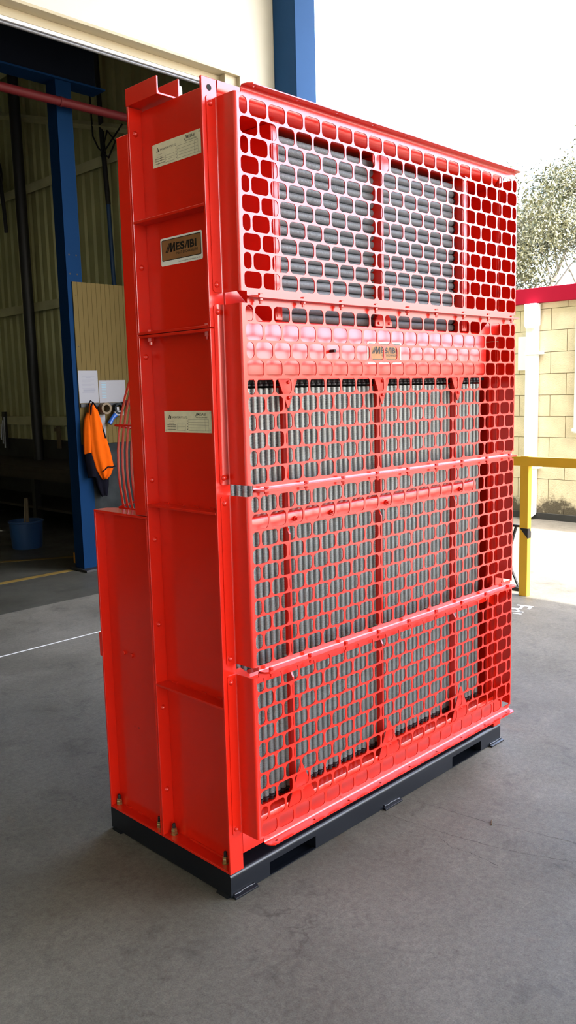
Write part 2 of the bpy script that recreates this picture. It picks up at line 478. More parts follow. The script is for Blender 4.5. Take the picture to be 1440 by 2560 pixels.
# ================================================================== PAINT ON THE FLOOR
def paint(name, pts, m, label, cat, parent=None):
    o = obj(name, B().prism(pts, 2, 0.0002, 0.0014), m, parent)
    if label: tag(o, label, cat)
    return o
WPAINT = mat('worn_white_floor_paint', (0.62, 0.62, 0.60), 0.7, 0, 0.3, 14)
YPAINT = mat('worn_yellow_floor_paint', (0.16, 0.10, 0.012), 0.7, 0, 0.35, 10)
paint('painted_line', [(-8, 2.900), (3.9, 2.905), (3.9, 2.919), (-8, 2.914)], WPAINT, 'thin white painted line across the concrete behind the heat exchanger', 'painted line')
paint('painted_line', [(-6, 4.81), (2.36, 4.81), (2.36, 4.89), (-6, 4.89)], YPAINT, 'wide worn yellow floor line running up to the blue column base', 'painted line')
paint('painted_line', [(1.2, 6.27), (2.72, 5.37), (2.76, 5.42), (1.2, 6.34)], YPAINT, 'faint thin yellow floor line deeper inside the workshop', 'painted line')
# lettering stencilled on the ground near the rail, read from the yard side
fl = thing('floor_lettering', 'white letters stencilled on the concrete near the yellow post', 'lettering', (0, 0, 0))
def stroke(pts, parent):
    obj('letter_stroke', B().prism(pts, 2, 0.0003, 0.0015), WPAINT, parent)
stroke([(3.765, 1.135), (3.790, 1.020), (3.772, 1.005), (3.742, 1.128)], fl)
stroke([(3.778, 1.020), (3.700, 1.000), (3.697, 1.020), (3.770, 1.040)], fl)
stroke([(3.755, 1.075), (3.695, 1.058), (3.692, 1.078), (3.748, 1.095)], fl)
stroke([(3.655, 1.125), (3.690, 1.060), (3.676, 1.050), (3.640, 1.118)], fl)
stroke([(3.660, 1.075), (3.600, 1.000), (3.585, 1.008), (3.643, 1.082)], fl)
stroke([(3.590, 1.085), (3.612, 1.000), (3.597, 0.994), (3.573, 1.080)], fl)
stroke([(3.545, 1.040), (3.560, 0.985), (3.545, 0.980), (3.528, 1.035)], fl)

# dry twigs on the floor
for i, (x, y, a, l, lab) in enumerate([(0.93, -0.36, 0.5, 0.035, 'curled dry leaf stalk on the concrete in front of the skid'),
                                       (2.26, -0.52, 0.9, 0.06, 'thin dark twig on the concrete far right of the skid'),
                                       (2.05, -0.82, 0.7, 0.03, 'tiny twig on the concrete at the right picture edge')]):
    c_, s_ = math.cos(a), math.sin(a)
    t = obj('twig', B().tube([(x, y, 0.003), (x + l * 0.5 * c_ - 0.004 * s_, y + l * 0.5 * s_, 0.005), (x + l * c_, y + l * s_, 0.003)], 0.0025, 5), STICK)
    tag(t, lab, 'twig')

# ================================================================== THE HEAT EXCHANGER
hx = thing('heat_exchanger', 'tall red industrial radiator with perforated guards standing on a black skid', 'heat exchanger', (0, 0, 0))
L, D, H = 1.600, 0.6575, 0.0802

# ---- black skid base
b = B()
R = 0.014
prof = [(0.0, 0.050), (0.0, H - R)] + [(R - R * math.cos(a), H - R + R * math.sin(a)) for a in (PI / 10, PI / 5, 3 * PI / 10, 2 * PI / 5)] + [(R, H), (D, H), (D, H - 0.008), (R, H - 0.008), (0.006, H - R), (0.006, 0.050)]
b.prism(prof, 0, 0.0, L)
pk = [(0.168, 0.388), (1.222, 1.441)]
xs = [0.0, pk[0][0], pk[0][1], pk[1][0], pk[1][1], L]
for i in (0, 2, 4):
    b.box(xs[i], xs[i + 1], 0, 0.006, 0.004, 0.050)
for a, c in pk:
    b.box(a, c, 0, 0.012, 0.003, 0.0065)
    b.box(a - 0.004, a, 0.006, D - 0.006, 0.004, 0.05)
    b.box(c, c + 0.004, 0.006, D - 0.006, 0.004, 0.05)
    b.box(a, c, 0.012, D, 0.05, 0.054)
    b.box(a, c, 0.012, D - 0.006, 0.001, 0.0025)
b.box(0, 0.006, 0.006, D, 0.004, H - 0.008).box(L - 0.006, L, 0.006, D, 0.004, H - 0.008).box(0.006, L - 0.006, D - 0.006, D, 0.004, H - 0.008)
skid = obj('skid_base', b, BLACK, hx, smooth=35)
for x0, x1 in ((0.006, 0.104), (0.760, 0.864), (1.508, 1.610)):
    pb = B().prism([(-0.014, 0.0), (0.05, 0.0), (0.05, 0.010), (-0.002, 0.010), (-0.014, 0.006)], 0, x0, x1)
    pad = obj('mounting_pad', pb, BLACK, skid, bevel=0.001)
    wb = B()
    n = 9
    wb.tube([(x0 + 0.004 + (x1 - x0 - 0.012) * k / n, -0.002, 0.0125 + random.uniform(-0.0012, 0.0012)) for k in range(n + 1)], 0.0038, 6,
            radii=[0.003 + random.uniform(0, 0.0016) for _ in range(n + 1)])
    obj('weld_bead', wb, BLACK, skid, smooth=60)
for y in (0.03, 0.61):
    obj('mounting_pad', B().prism([(-0.008, 0.0), (0.05, 0.0), (0.05, 0.008), (0.0, 0.008)], 1, y - 0.02, y + 0.035), BLACK, skid)

# ---- side frames (channels open to the outside)
YB = 0.349
def mx(x, right):
    return L - x if right else x
def boxm(b, right, x0, x1, *r):
    a, c = mx(x0, right), mx(x1, right)
    b.box(min(a, c), max(a, c), *r)
WX = 0.046
HEXR = 0.0085
for right in (False, True):
    b = B()
    boxm(b, right, WX, WX + 0.008, 0.008, YB - 0.008, H, 1.7455)
    boxm(b, right, 0, 0.0546, 0.0, 0.008, H, 1.7455)
    boxm(b, right, 0, WX + 0.008, YB - 0.008, YB, H, 1.7455)
    low = obj('side_frame', b, RED, hx, bevel=0.0015)
    b = B()
    boxm(b, right, WX, WX + 0.008, 0.008, YB - 0.008, 1.7475, 2.412)
    boxm(b, right, 0, 0.0546, 0.0, 0.008, 1.7475, 2.4184)
    boxm(b, right, 0, WX + 0.008, YB - 0.008, YB, 1.7475, 2.4184)
    upf = obj('side_frame', b, RED, hx, bevel=0.0015)
    for z, par in ((0.614, low), (1.210, low), (H, low), (1.7375, low), (1.7475, upf), (2.079, upf)):
        b = B(); boxm(b, right, 0.0, WX, 0.008, YB - 0.008, z, z + 0.008)
        obj('stiffener_plate', b, RED, par, bevel=0.0012)
    # weld runs along some plates
    for z, par in ((0.622, low), (1.218, low)):
        for k in range(4):
            y = 0.06 + k * 0.075
            b = B().tube([(mx(WX - 0.002, right), y, z + 0.002), (mx(WX - 0.002, right), y + 0.025, z + 0.002)], 0.004, 5)
            obj('weld_bead', b, RED, par)
    obj('weld_bead', B().tube([(mx(WX - 0.002, right), 0.03, H + 0.009), (mx(WX - 0.002, right), 0.25, H + 0.009)], 0.0045, 6), RED, low)
    # anchor nuts and studs
    for y in (0.055, 0.318):
        x = mx(0.028, right)
        obj('anchor_washer', B().lathe([(0.0125, 0), (0.0125, 0.0025)], (x, y, H + 0.008), 2, 16), ZINC, low)
        obj('anchor_nut', B().hexb((x, y, H + 0.0105), 2, 0.0105, 0.014, 0, 0).hexb((x, y, H + 0.0245), 2, 0.0095, 0.007), ZINC, low)
        obj('anchor_stud', B().lathe([(0.0055, 0), (0.0055, 0.014), (0.0045, 0.016)], (x, y, H + 0.031), 2, 10), DKST, low)
    # joint bolts
    for y in (0.038, 0.311):
        x = mx(0.022, right)
        obj('joint_bolt', B().hexb((x, y, 1.7375), 2, 0.0105, -0.012, 0.008, 0.006), RED, low)
        obj('joint_bolt', B().hexb((x, y, 1.7555), 2, 0.0095, 0.008), RED, upf)
    for z in (2.344, 1.952, 1.681, 1.294, 1.101, 0.819, 0.534, 0.245):
        obj('flange_bolt', B().lathe([(0.009, 0), (0.009, -0.002), (0.0065, -0.006), (0.003, -0.009)], (mx(0.022, right), YB - 0.008, z), 1, 10), RED, low if z < 1.74 else upf, smooth=50)
    # hole in the head of the front flange (dark recess ring)
    obj('lifting_eye', B().lathe([(0.0085, -0.0006), (0.0085, 0.0004)], (mx(0.027, right), 0.0, 2.392), 1, 16), DARK, upf)

    # ---- rear lower frame
    b = B()
    boxm(b, right, 0.036, 0.043, YB + 0.004, D, H, 1.168)
    boxm(b, right, 0, 0.043, D - 0.008, D, H, 1.168)
    boxm(b, right, 0, 0.043, YB + 0.0015, YB + 0.009, H, 1.168)
    rf = obj('rear_frame', b, RED, hx, bevel=0.0015)
    b = B()
    pts = [(0.0, YB + 0.002), (0.0, D), (0.055, D), (0.075, D - 0.03), (0.075, YB + 0.064), (0.05, YB + 0.064), (0.05, YB + 0.002)]
    b.prism([(mx(p[0], right), p[1]) for p in pts], 2, 1.168, 1.176)
    obj('top_plate', b, RED, rf, bevel=0.0015)
    b = B(); boxm(b, right, 0, 0.036, YB + 0.009, D - 0.008, H, H + 0.008)
    obj('foot_plate', b, RED, rf, bevel=0.0012)
    for y in (0.395, 0.637):
        x = mx(0.024, right)
        obj('anchor_nut', B().hexb((x, y, H + 0.008), 2, 0.0105, 0.014).hexb((x, y, H + 0.022), 2, 0.0095, 0.007), ZINC, rf)
        obj('anchor_stud', B().lathe([(0.0055, 0), (0.0055, 0.014), (0.0045, 0.016)], (x, y, H + 0.029), 2, 10), DKST, rf)
    for y in (0.52, 0.567):
        obj('frame_bolt', B().hexb((mx(0.036, right), y, 0.672), 0, 0.008, 0.008 if right else -0.008), RED, rf)
    for y in (0.505, 0.53):
        obj('small_hole', B().lathe([(0.0025, 0.0003 if right else -0.0003), (0.0025, 0.0)], (mx(0.036, right), y, 0.412), 0, 8), DARK, rf)
    for k in range(3):
        obj('weld_bead', B().tube([(mx(0.034, right), 0.44 + k * 0.07, H + 0.009), (mx(0.034, right), 0.465 + k * 0.07, H + 0.009)], 0.0035, 5), RED, rf)
    obj('latch_plate', B().box(mx(0.004, right) - 0.004, mx(0.004, right) + 0.004, D, D + 0.012, 0.65, 0.735), RED, rf, bevel=0.001)

    # ---- lifting channel on the head of the frame
    t = 0.006
    pts = [(0, 2.420), (0, 2.470), (t, 2.470), (t, 2.431), (t + 0.005, 2.426), (0.085 - t - 0.005, 2.426), (0.085 - t, 2.431), (0.085 - t, 2.478), (0.085, 2.478), (0.085, 2.426), (0.079, 2.420), (0.006, 2.420)]
    lc = obj('lifting_channel', B().prism([(mx(p[0], right), p[1]) for p in pts], 1, 0.198, 0.352), RED, hx, bevel=0.001)
    for y in (0.235, 0.305):
        obj('lifting_bolt', B().hexb((mx(0.105, right), y, 2.42), 2, 0.016, 0.052), PALEZ, lc, bevel=0.001)

# ---- fan shroud and fan guard behind
b = B().box(0.0, L, YB + 0.0005, 0.41, 1.178, 2.344).box(0.056, L - 0.056, YB + 0.0005, 0.41, H + 0.01, 1.178)
shroud = obj('fan_shroud', b, RED, hx, bevel=0.0025)
fg = obj('fan_guard', B().tube([(0.8 + 0.716 * math.cos(2 * PI * k / 72), 0.617, 1.315 + 0.716 * math.sin(2 * PI * k / 72)) for k in range(73)], 0.0042, 6, False), RED, hx, smooth=60)
for i, y in enumerate((0.591, 0.565, 0.539, 0.513, 0.487, 0.461, 0.435)):
    obj('guard_ring', B().tube([(0.8 + 0.716 * math.cos(2 * PI * k / 72), y, 1.315 + 0.716 * math.sin(2 * PI * k / 72)) for k in range(73)], 0.0042, 6, False), RED, fg, smooth=60)
for rr in (0.62, 0.52, 0.42, 0.32, 0.22, 0.12):
    obj('guard_ring', B().tube([(0.8 + rr * math.cos(2 * PI * k / 48), 0.617, 1.315 + rr * math.sin(2 * PI * k / 48)) for k in range(49)], 0.0042, 6, False), RED, fg, smooth=60)
for k in range(16):
    a = 2 * PI * k / 16 + 0.19
    p1 = (0.8 + 0.733 * math.cos(a), 0.41, 1.315 + 0.733 * math.sin(a)); p2 = (0.8 + 0.733 * math.cos(a), 0.620, 1.315 + 0.733 * math.sin(a))
    p3 = (0.8 + 0.1 * math.cos(a), 0.623, 1.315 + 0.1 * math.sin(a))
    obj('guard_spoke', B().tube([p1, p2, p3], 0.0042, 5), RED, fg)

# ---- head member, header tank, bottom tank
prof = [(0.0, 2.418), (0.0, 2.402)] + [(0.052 - 0.052 * math.cos(a), 2.402 - 0.048 * math.sin(a)) for a in [PI / 2 * k / 8 for k in range(1, 9)]] + [(0.20, 2.354), (0.20, 2.418)]
obj('head_channel', B().prism(prof, 0, 0.0575, L - 0.0575), RED, hx, smooth=40)
prof = [(0.004, 1.616), (0.004, 1.768), (0.006, 1.7735), (0.011, 1.777), (0.020, 1.778), (0.20, 1.778), (0.20, 1.600), (0.014, 1.600), (0.014, 1.616)]
tank = obj('header_tank', B().prism(prof, 0, 0.135, 1.462), RED, hx, smooth=40)
obj('drain_bolt', B().lathe([(0.005, 0), (0.005, -0.022)], (0.512, 0.004, 1.690), 1, 10), DKST, tank)
prof = [(0.002, 0.130), (0.002, 0.2165), (0.0045, 0.220), (0.10, 0.220), (0.10, 0.130)]
obj('bottom_tank', B().prism(prof, 0, 0.0575, L - 0.0575), RED, hx, smooth=40)
# side plates closing the core left and right
for right in (False, True):
    b = B()
    boxm(b, right, 0.054, 0.160, 0.188, 0.196, 1.78, 2.353)
    boxm(b, right, 0.164, 0.271, 0.192, 0.200, 1.78, 2.353)
    obj('core_side_plate', b, RED, hx, bevel=0.001)
    b = B(); boxm(b, right, 0.271, 0.302, 0.010, 0.200, 1.78, 2.353)
    up = obj('core_upright', b, RED, hx, bevel=0.002)
    b = B()
    for dx in (0.278, 0.2965):
        b.tube([(mx(dx, right), 0.0095, 1.79 + 0.02 * k) for k in range(28)], 0.0016, 5, radii=[0.0012 + random.uniform(0, 0.0012) for _ in range(28)])
    obj('weld_bead', b, RED, up)
    obj('weld_bead', B().tube([(mx(0.272, right), 0.008, 2.350), (mx(0.30, right), 0.008, 2.352)], 0.008, 6), RED, up, smooth=60)
    b = B(); boxm(b, right, 0.0546, 0.0685, 0.030, 0.038, 0.22, 1.60)
    obj('core_side_plate', b, RED, hx)
    pts = [(0.0555, 1.858), (0.098, 1.858), (0.145, 1.815), (0.205, 1.772), (0.0555, 1.772)]
    obj('corner_gusset', B().prism([(mx(p[0], right), p[1]) for p in pts], 1, -0.004, 0.002), RED, hx, bevel=0.001)
    # lower strap near the third seam and its corner gussets
    b = B()
    b.prism([(mx(p[0], right), p[1]) for p in [(0.0555, 0.73), (0.0555, 0.625), (0.11, 0.66), (0.11, 0.70), (0.075, 0.73)]], 1, 0.003, 0.008)
    obj('corner_gusset', b, RED, hx)
obj('core_shade_sheet', B().box(0.06, L - 0.06, 0.110, 0.116, 0.22, 1.60).box(0.30, 1.30, 0.110, 0.116, 1.778, 2.353), DARK, hx)  # dark sheet standing in for the shade inside the fan plenum
obj('core_shelf', B().box(0.06, L - 0.06, 0.06, 0.16, 1.590, 1.600), DARK, hx)

# ---- finned tubes
def finned(len_, pitch, ro, ri, duty, seg):
    prof = []
    n = int(len_ / pitch)
    for k in range(n):
        z = k * pitch
        prof += [(ri, z), (ro, z + 0.08 * pitch), (ro, z + duty * pitch), (ri, z + (duty + 0.08) * pitch)]
    prof.append((ri, n * pitch))
    return prof
TP = 0.0265
lt_b = B().lathe(finned(1.335, 0.0036, 0.0124, 0.0096, 0.42, 12), (0, 0, 0), 2, 12)
ltm = mesh('finned_tube', lt_b, 40); ltm.materials.append(FINS)
cb_ = B().lathe([(0.0085, 0), (0.0125, 0.001), (0.0128, 0.006), (0.0095, 0.009), (0.0085, 0.018)], (0, 0, 0), 2, 12)
ccm = mesh('seal_collar', cb_, 40); ccm.materials.append(RUBBER)
for k in range(54):
    x = 0.0858 + k * TP
    tb = link('finned_tube', ltm, FINS, hx, (x, 0.0635, 0.243), (0, 0, random.uniform(0, 0.4)))
    for dz, fl_ in ((1.338, False), (-0.002, True)):
        c = link('seal_collar', ccm, RUBBER, tb, (0, 0, dz), (PI if fl_ else 0, 0, 0))
ut_b = B().lathe(finned(0.955, 0.0026, 0.0128, 0.0121, 0.5, 14), (0, 0, 0), 0, 14)
utm = mesh('finned_tube', ut_b, 40); utm.materials.append(FINS2)
cb_ = B().lathe([(0.0075, -0.030), (0.0075, -0.014), (0.0105, -0.013), (0.0132, -0.009), (0.0132, 0.0), (0.0118, 0.001)], (0, 0, 0), 0, 12)
cb_.add([], [])
for a in range(6):
    t = a * PI / 3
    cb_.tube([(-0.030, 0.0088 * math.cos(t), 0.0088 * math.sin(t)), (-0.012, 0.0088 * math.cos(t), 0.0088 * math.sin(t))], 0.0018, 5)
ucm = mesh('seal_collar', cb_, 40); ucm.materials.append(RUBBER)
for k in range(21):
    z = 1.7951 + k * TP
    tb = link('finned_tube', utm, FINS2, hx, (0.332, 0.056, z), (random.uniform(0, 0.4), 0, 0))
    link('seal_collar', ucm, RUBBER, tb)
    link('seal_collar', ucm, RUBBER, tb, (0.957, 0, 0), (0, 0, PI))

# ---- support bars, rail and gussets of the lower core
for x in (0.325, 0.8005, 1.2805):
    b = B()
    for z0, z1 in ((0.222, 0.655), (0.70, 1.135), (1.185, 1.60)):
        pts = [(0.026, z0 + 0.012), (0.034, z0), (0.085, z0), (0.085, z1), (0.040, z1), (0.026, z1 - 0.026)]
        b.prism(pts, 0, x - 0.004, x + 0.004)
    sbar = obj('support_bar', b, RED, hx, bevel=0.0008)
    gt = obj('gusset', B().prism([(x - 0.052, 1.622), (x + 0.052, 1.622), (x + 0.003, 1.512), (x - 0.003, 1.512)], 1, 0.0175, 0.0215), RED, sbar, bevel=0.0008)
    for z in (1.592, 1.543):
        obj('dome_bolt', B().lathe([(0.0058, 0), (0.0055, -0.003), (0.0035, -0.0055), (0.001, -0.0062)], (x, 0.0175, z), 1, 12), RED, sbar, smooth=60)
    obj('gusset', B().prism([(x - 0.066, 0.205), (x + 0.066, 0.205), (x + 0.004, 0.338), (x - 0.004, 0.338)], 1, -0.002, 0.0018), RED, sbar, bevel=0.0008)
    obj('dome_bolt', B().lathe([(0.004, 0), (0.002, -0.003)], (x + 0.006, -0.002, 0.245), 1, 8), RED, sbar, smooth=60)
b = B().prism([(0.0085, 1.138), (0.0085, 1.176), (0.0105, 1.181), (0.016, 1.184), (0.048, 1.184), (0.048, 1.180), (0.016, 1.180), (0.0125, 1.176), (0.0125, 1.138)], 0, 0.066, 1.40)
rail = obj('cross_rail', b, RED, hx, smooth=40)
for x in (0.33, 0.503, 0.802, 1.277):
    obj('rail_bolt', B().hexb((x, 0.0085, 1.160), 1, 0.0085, -0.007, 0.009, 0.0045), RED, rail)
b = B().prism([(0.0085, 0.658), (0.0085, 0.688), (0.016, 0.696), (0.048, 0.696), (0.048, 0.692), (0.018, 0.692), (0.0125, 0.686), (0.0125, 0.658)], 0, 0.066, 1.534)
obj('cross_rail', b, RED, hx, smooth=40)
# bar and brackets of the upper core
b = B().box(0.7935, 0.8065, 0.010, 0.085, 1.782, 2.353)
ub = obj('support_bar', b, RED, hx, bevel=0.001)
obj('bracket', B().prism([(0.755, 2.352), (0.846, 2.352), (0.846, 2.325), (0.830, 2.295), (0.772, 2.295), (0.755, 2.325)], 1, 0.013, 0.018), RED, ub, bevel=0.0008)
obj('bracket', B().prism([(0.752, 1.779), (0.845, 1.779), (0.845, 1.795), (0.822, 1.826), (0.775, 1.826), (0.752, 1.795)], 1, 0.006, 0.011), RED, ub, bevel=0.0008)
for x in (0.770, 0.828):
    obj('dome_bolt', B().lathe([(0.006, 0), (0.004, -0.005)], (x, 0.006, 1.790), 1, 10), RED, ub, smooth=60)

# ---- perforated guard panels
GX, GY, PX, PZ = 0.0996, -0.077, 0.0743, 0.0515
LIP = [2.388, 1.829, 1.281, 0.735, 0.188]
ROW9 = [1.8773, 1.3215, 0.7755, 0.2296]
FX0, FX1 = 0.050, 1.556
TH = 0.003
BX = [0.110 + 0.1719 * k for k in range(9)]
def cell(b, x0, x1, z0, z1, hx0, hx1, hz0, hz1, r, P, n=4):
    """plate cell with a rounded hole; P(x,z,layer) places a point"""
    hole = []; outer = []
    for (cx, cz, a0, X, Z) in ((hx1 - r, hz1 - r, 0, x1, z1), (hx0 + r, hz1 - r, 90, x0, z1), (hx0 + r, hz0 + r, 180, x0, z0), (hx1 - r, hz0 + r, 270, x1, z0)):
        for k in range(n + 1):
            a = math.radians(a0 + 90.0 * k / n)
            hole.append((cx + r * math.cos(a), cz + r * math.sin(a)))
            q = k / n * 90.0
            first_vertical = a0 in (0, 180)
            t1 = math.tan(math.radians(min(q, 90 - q)))
            if (q <= 45) == first_vertical:
                outer.append((X, cz + (Z - cz) * t1) if q not in (0, 90) or True else None)
                if q == 45: outer[-1] = (X, Z)
            else:
                outer.append((cx + (X - cx) * t1, Z))
                if q == 45: outer[-1] = (X, Z)
    N = len(hole)
    base = len(b.v)
    for lay in (0, 1):
        b.v += [P(*p, lay) for p in hole]
        b.v += [P(*p, lay) for p in outer]
    for i in range(N):
        j = (i + 1) % N
        h0, h1, o0, o1 = base + i, base + j, base + N + i, base + N + j
        b.f.append((h0, o0, o1, h1))
        b.f.append((h0 + 2 * N, h1 + 2 * N, o1 + 2 * N, o0 + 2 * N))
        b.f.append((h0, h1, h1 + 2 * N, h0 + 2 * N))

def arc(cx, cy, r, a0, a1, n):
    return [(cx + r * math.cos(math.radians(a0 + (a1 - a0) * k / n)), cy + r * math.sin(math.radians(a0 + (a1 - a0) * k / n))) for k in range(n + 1)]

def mesh_keep(name, b, smooth):
    import bmesh
    me = bpy.data.meshes.new(name); me.from_pydata(b.v, [], b.f); me.update()
    bm = bmesh.new(); bm.from_mesh(me)
    bmesh.ops.remove_doubles(bm, verts=bm.verts, dist=1e-6)
    bmesh.ops.recalc_face_normals(bm, faces=bm.faces)
    bm.to_mesh(me); bm.free()
    me.polygons.foreach_set('use_smooth', [True] * len(me.polygons)); me.set_sharp_from_angle(angle=math.radians(smooth))
    return me

dome = mesh('dome_bolt', B().lathe([(0.0085, 0), (0.0085, -0.0015), (0.0065, -0.005), (0.003, -0.0075)], (0, 0, 0), 1, 12), 50); dome.materials.append(RED)
seam_bolt = mesh('seam_bolt', B().hexb((0, 0, 0.004), 2, 0.0075, 0.006).hexb((0, 0, -0.004), 2, 0.0075, -0.007, 0.008, 0.004)); seam_bolt.materials.append(RED)
guards = []
for gi in range(4):
    zt, zb, r9 = LIP[gi], LIP[gi + 1], ROW9[gi]
    b = B()
    Pf = lambda x, z, lay: (x, GY + TH * lay, z)
    xl, xr = GX - PX / 2, GX - PX / 2 + 20 * PX
    HW, HH, RAD = 0.0335, 0.0229, 0.0135
    for r in range(10):
        zc = r9 + (9 - r) * PZ
        z0, z1 = zc - PZ / 2, zc + PZ / 2
        if r % 2 == 1:
            for c in range(20):
                xc = GX + c * PX
                cell(b, xc - PX / 2, xc + PX / 2, z0, z1, xc - HW, xc + HW, zc - HH, zc + HH, RAD, Pf)
        else:
            g = PX / 2 - HW
            cell(b, xl, xl + PX / 2, z0, z1, xl + g, xl + PX / 2 - g, zc - HH, zc + HH, 0.0135, Pf)
            for c in range(19):
                xc = GX + PX / 2 + c * PX
                cell(b, xc - PX / 2, xc + PX / 2, z0, z1, xc - HW, xc + HW, zc - HH, zc + HH, RAD, Pf)
            cell(b, xr - PX / 2, xr, z0, z1, xr - PX / 2 + g, xr - g, zc - HH, zc + HH, 0.0135, Pf)
    zlo, zhi = r9 - PZ / 2, r9 + 9 * PZ + PZ / 2
    rb = 0.007
    CB, CT = zb + 0.0165, zt - 0.0165                  # ends of the side returns
    # margins of the face
    def plate(x0, x1, z0, z1):
        b.box(x0, x1, GY, GY + TH, z0, z1)
    plate(FX0 + 0.008, xl, CB, CT); plate(xr, FX1 - 0.008, CB, CT)
    if zlo > CB: plate(xl, xr, CB, zlo)
    if zhi < CT: plate(xl, xr, zhi, CT)
    LX0, LX1 = 0.074, 1.535
    plate(LX0, LX1, zb + rb, min(CB, zlo)); plate(LX0, LX1, max(CT, zhi), zt - rb)
    # bends into the outward lips (thin sheet sweeps)
    o_ = arc(GY - rb, zb + rb, rb, 0, -90, 5); i_ = arc(GY - rb, zb + rb, rb + TH, 0, -90, 5)
    b.prism(o_ + i_[::-1], 0, LX0, LX1)
    o_ = arc(GY - rb, zt - rb, rb, 0, 90, 5); i_ = arc(GY - rb, zt - rb, rb + TH, 0, 90, 5)
    b.prism(o_ + i_[::-1], 0, LX0, LX1)
    # lips with bolt holes
    for zl, sg in ((zb, -1), (zt, 1)):
        Pl = lambda x, y, lay, zl=zl, sg=sg: (x, y, zl + sg * TH * (0 if lay else 1) * 1.0 - (0 if True else 0))
        y0, y1 = -0.110, GY - rb
        e = [LX0 + 0.020] + [(BX[k] + BX[k + 1]) / 2 for k in range(8)] + [LX1 - 0.018]
        for k in range(9):
            x = BX[k]
            cell(b, e[k], e[k + 1], y0, y1, x - 0.0055, x + 0.0055, -0.0995, -0.0905, 0.0044, Pl, 2)
        z0_, z1_ = min(zl, zl + sg * TH), max(zl, zl + sg * TH)
        b.prism([(LX0, y1), (LX0 + 0.020, y1), (LX0 + 0.020, y0), (LX0 + 0.016, y0), (LX0 + 0.004, y0 + 0.010), (LX0, y1 - 0.004)], 2, z0_, z1_)
        b.prism([(LX1, y1), (LX1 - 0.018, y1), (LX1 - 0.018, y0), (LX1 - 0.014, y0), (LX1 - 0.002, y0 + 0.012), (LX1, y1 - 0.004)], 2, z0_, z1_)
        b.box(LX0 + 0.02, LX1 - 0.018, y0, y0 + 0.0004, z0_, z1_)
    # side returns and bolt tabs
    for right in (False, True):
        fx = FX1 if right else FX0
        s = -1 if right else 1
        rr = 0.008
        out = arc(fx + s * rr, GY + rr, rr, -90, -180 if not right else 0, 6)
        inn = arc(fx + s * rr, GY + rr, rr - TH, -90, -180 if not right else 0, 6)
        out += arc(fx - s * 0.004, -TH - 0.004, 0.004, 0 if not right else 180, 90, 3)
        inn += [(fx + s * TH, -TH - 0.004), (fx + s * TH, 0.0), (fx - s * 0.004, 0.0)]
        b.prism(out + [inn[-1]] + inn[:-1][::-1], 2, CB, CT)
        x_in, x_out = fx - s * 0.004, fx - s * 0.036
        cr = 0.009
        if not right:
            tabp = [(x_in, CB), (x_in, CT)] + arc(x_out + cr, CT - cr, cr, 90, 180, 4) + arc(x_out + cr, CB + cr, cr, 180, 270, 4)
        else:
            tabp = [(x_in, CT), (x_in, CB)] + arc(x_out - cr, CB + cr, cr, 270, 360, 4) + arc(x_out - cr, CT - cr, cr, 0, 90, 4)
        b.prism(tabp, 1, -TH, 0.0)
    me = mesh_keep('guard_panel', b, 38); me.materials.append(RED)
    gp = link('guard_panel', me, RED, hx)
    guards.append(gp)
    for x in (0.027, 1.579):
        for z in (CT - 0.021, CB + 0.021):
            link('tab_bolt', dome, RED, gp, (x, -TH, z))
    if gi < 3:
        for k, x in enumerate(BX):
            link('seam_bolt', seam_bolt, RED, gp, (x + random.uniform(-0.002, 0.002), -0.095, zb), (0, 0, random.uniform(0, 1)))

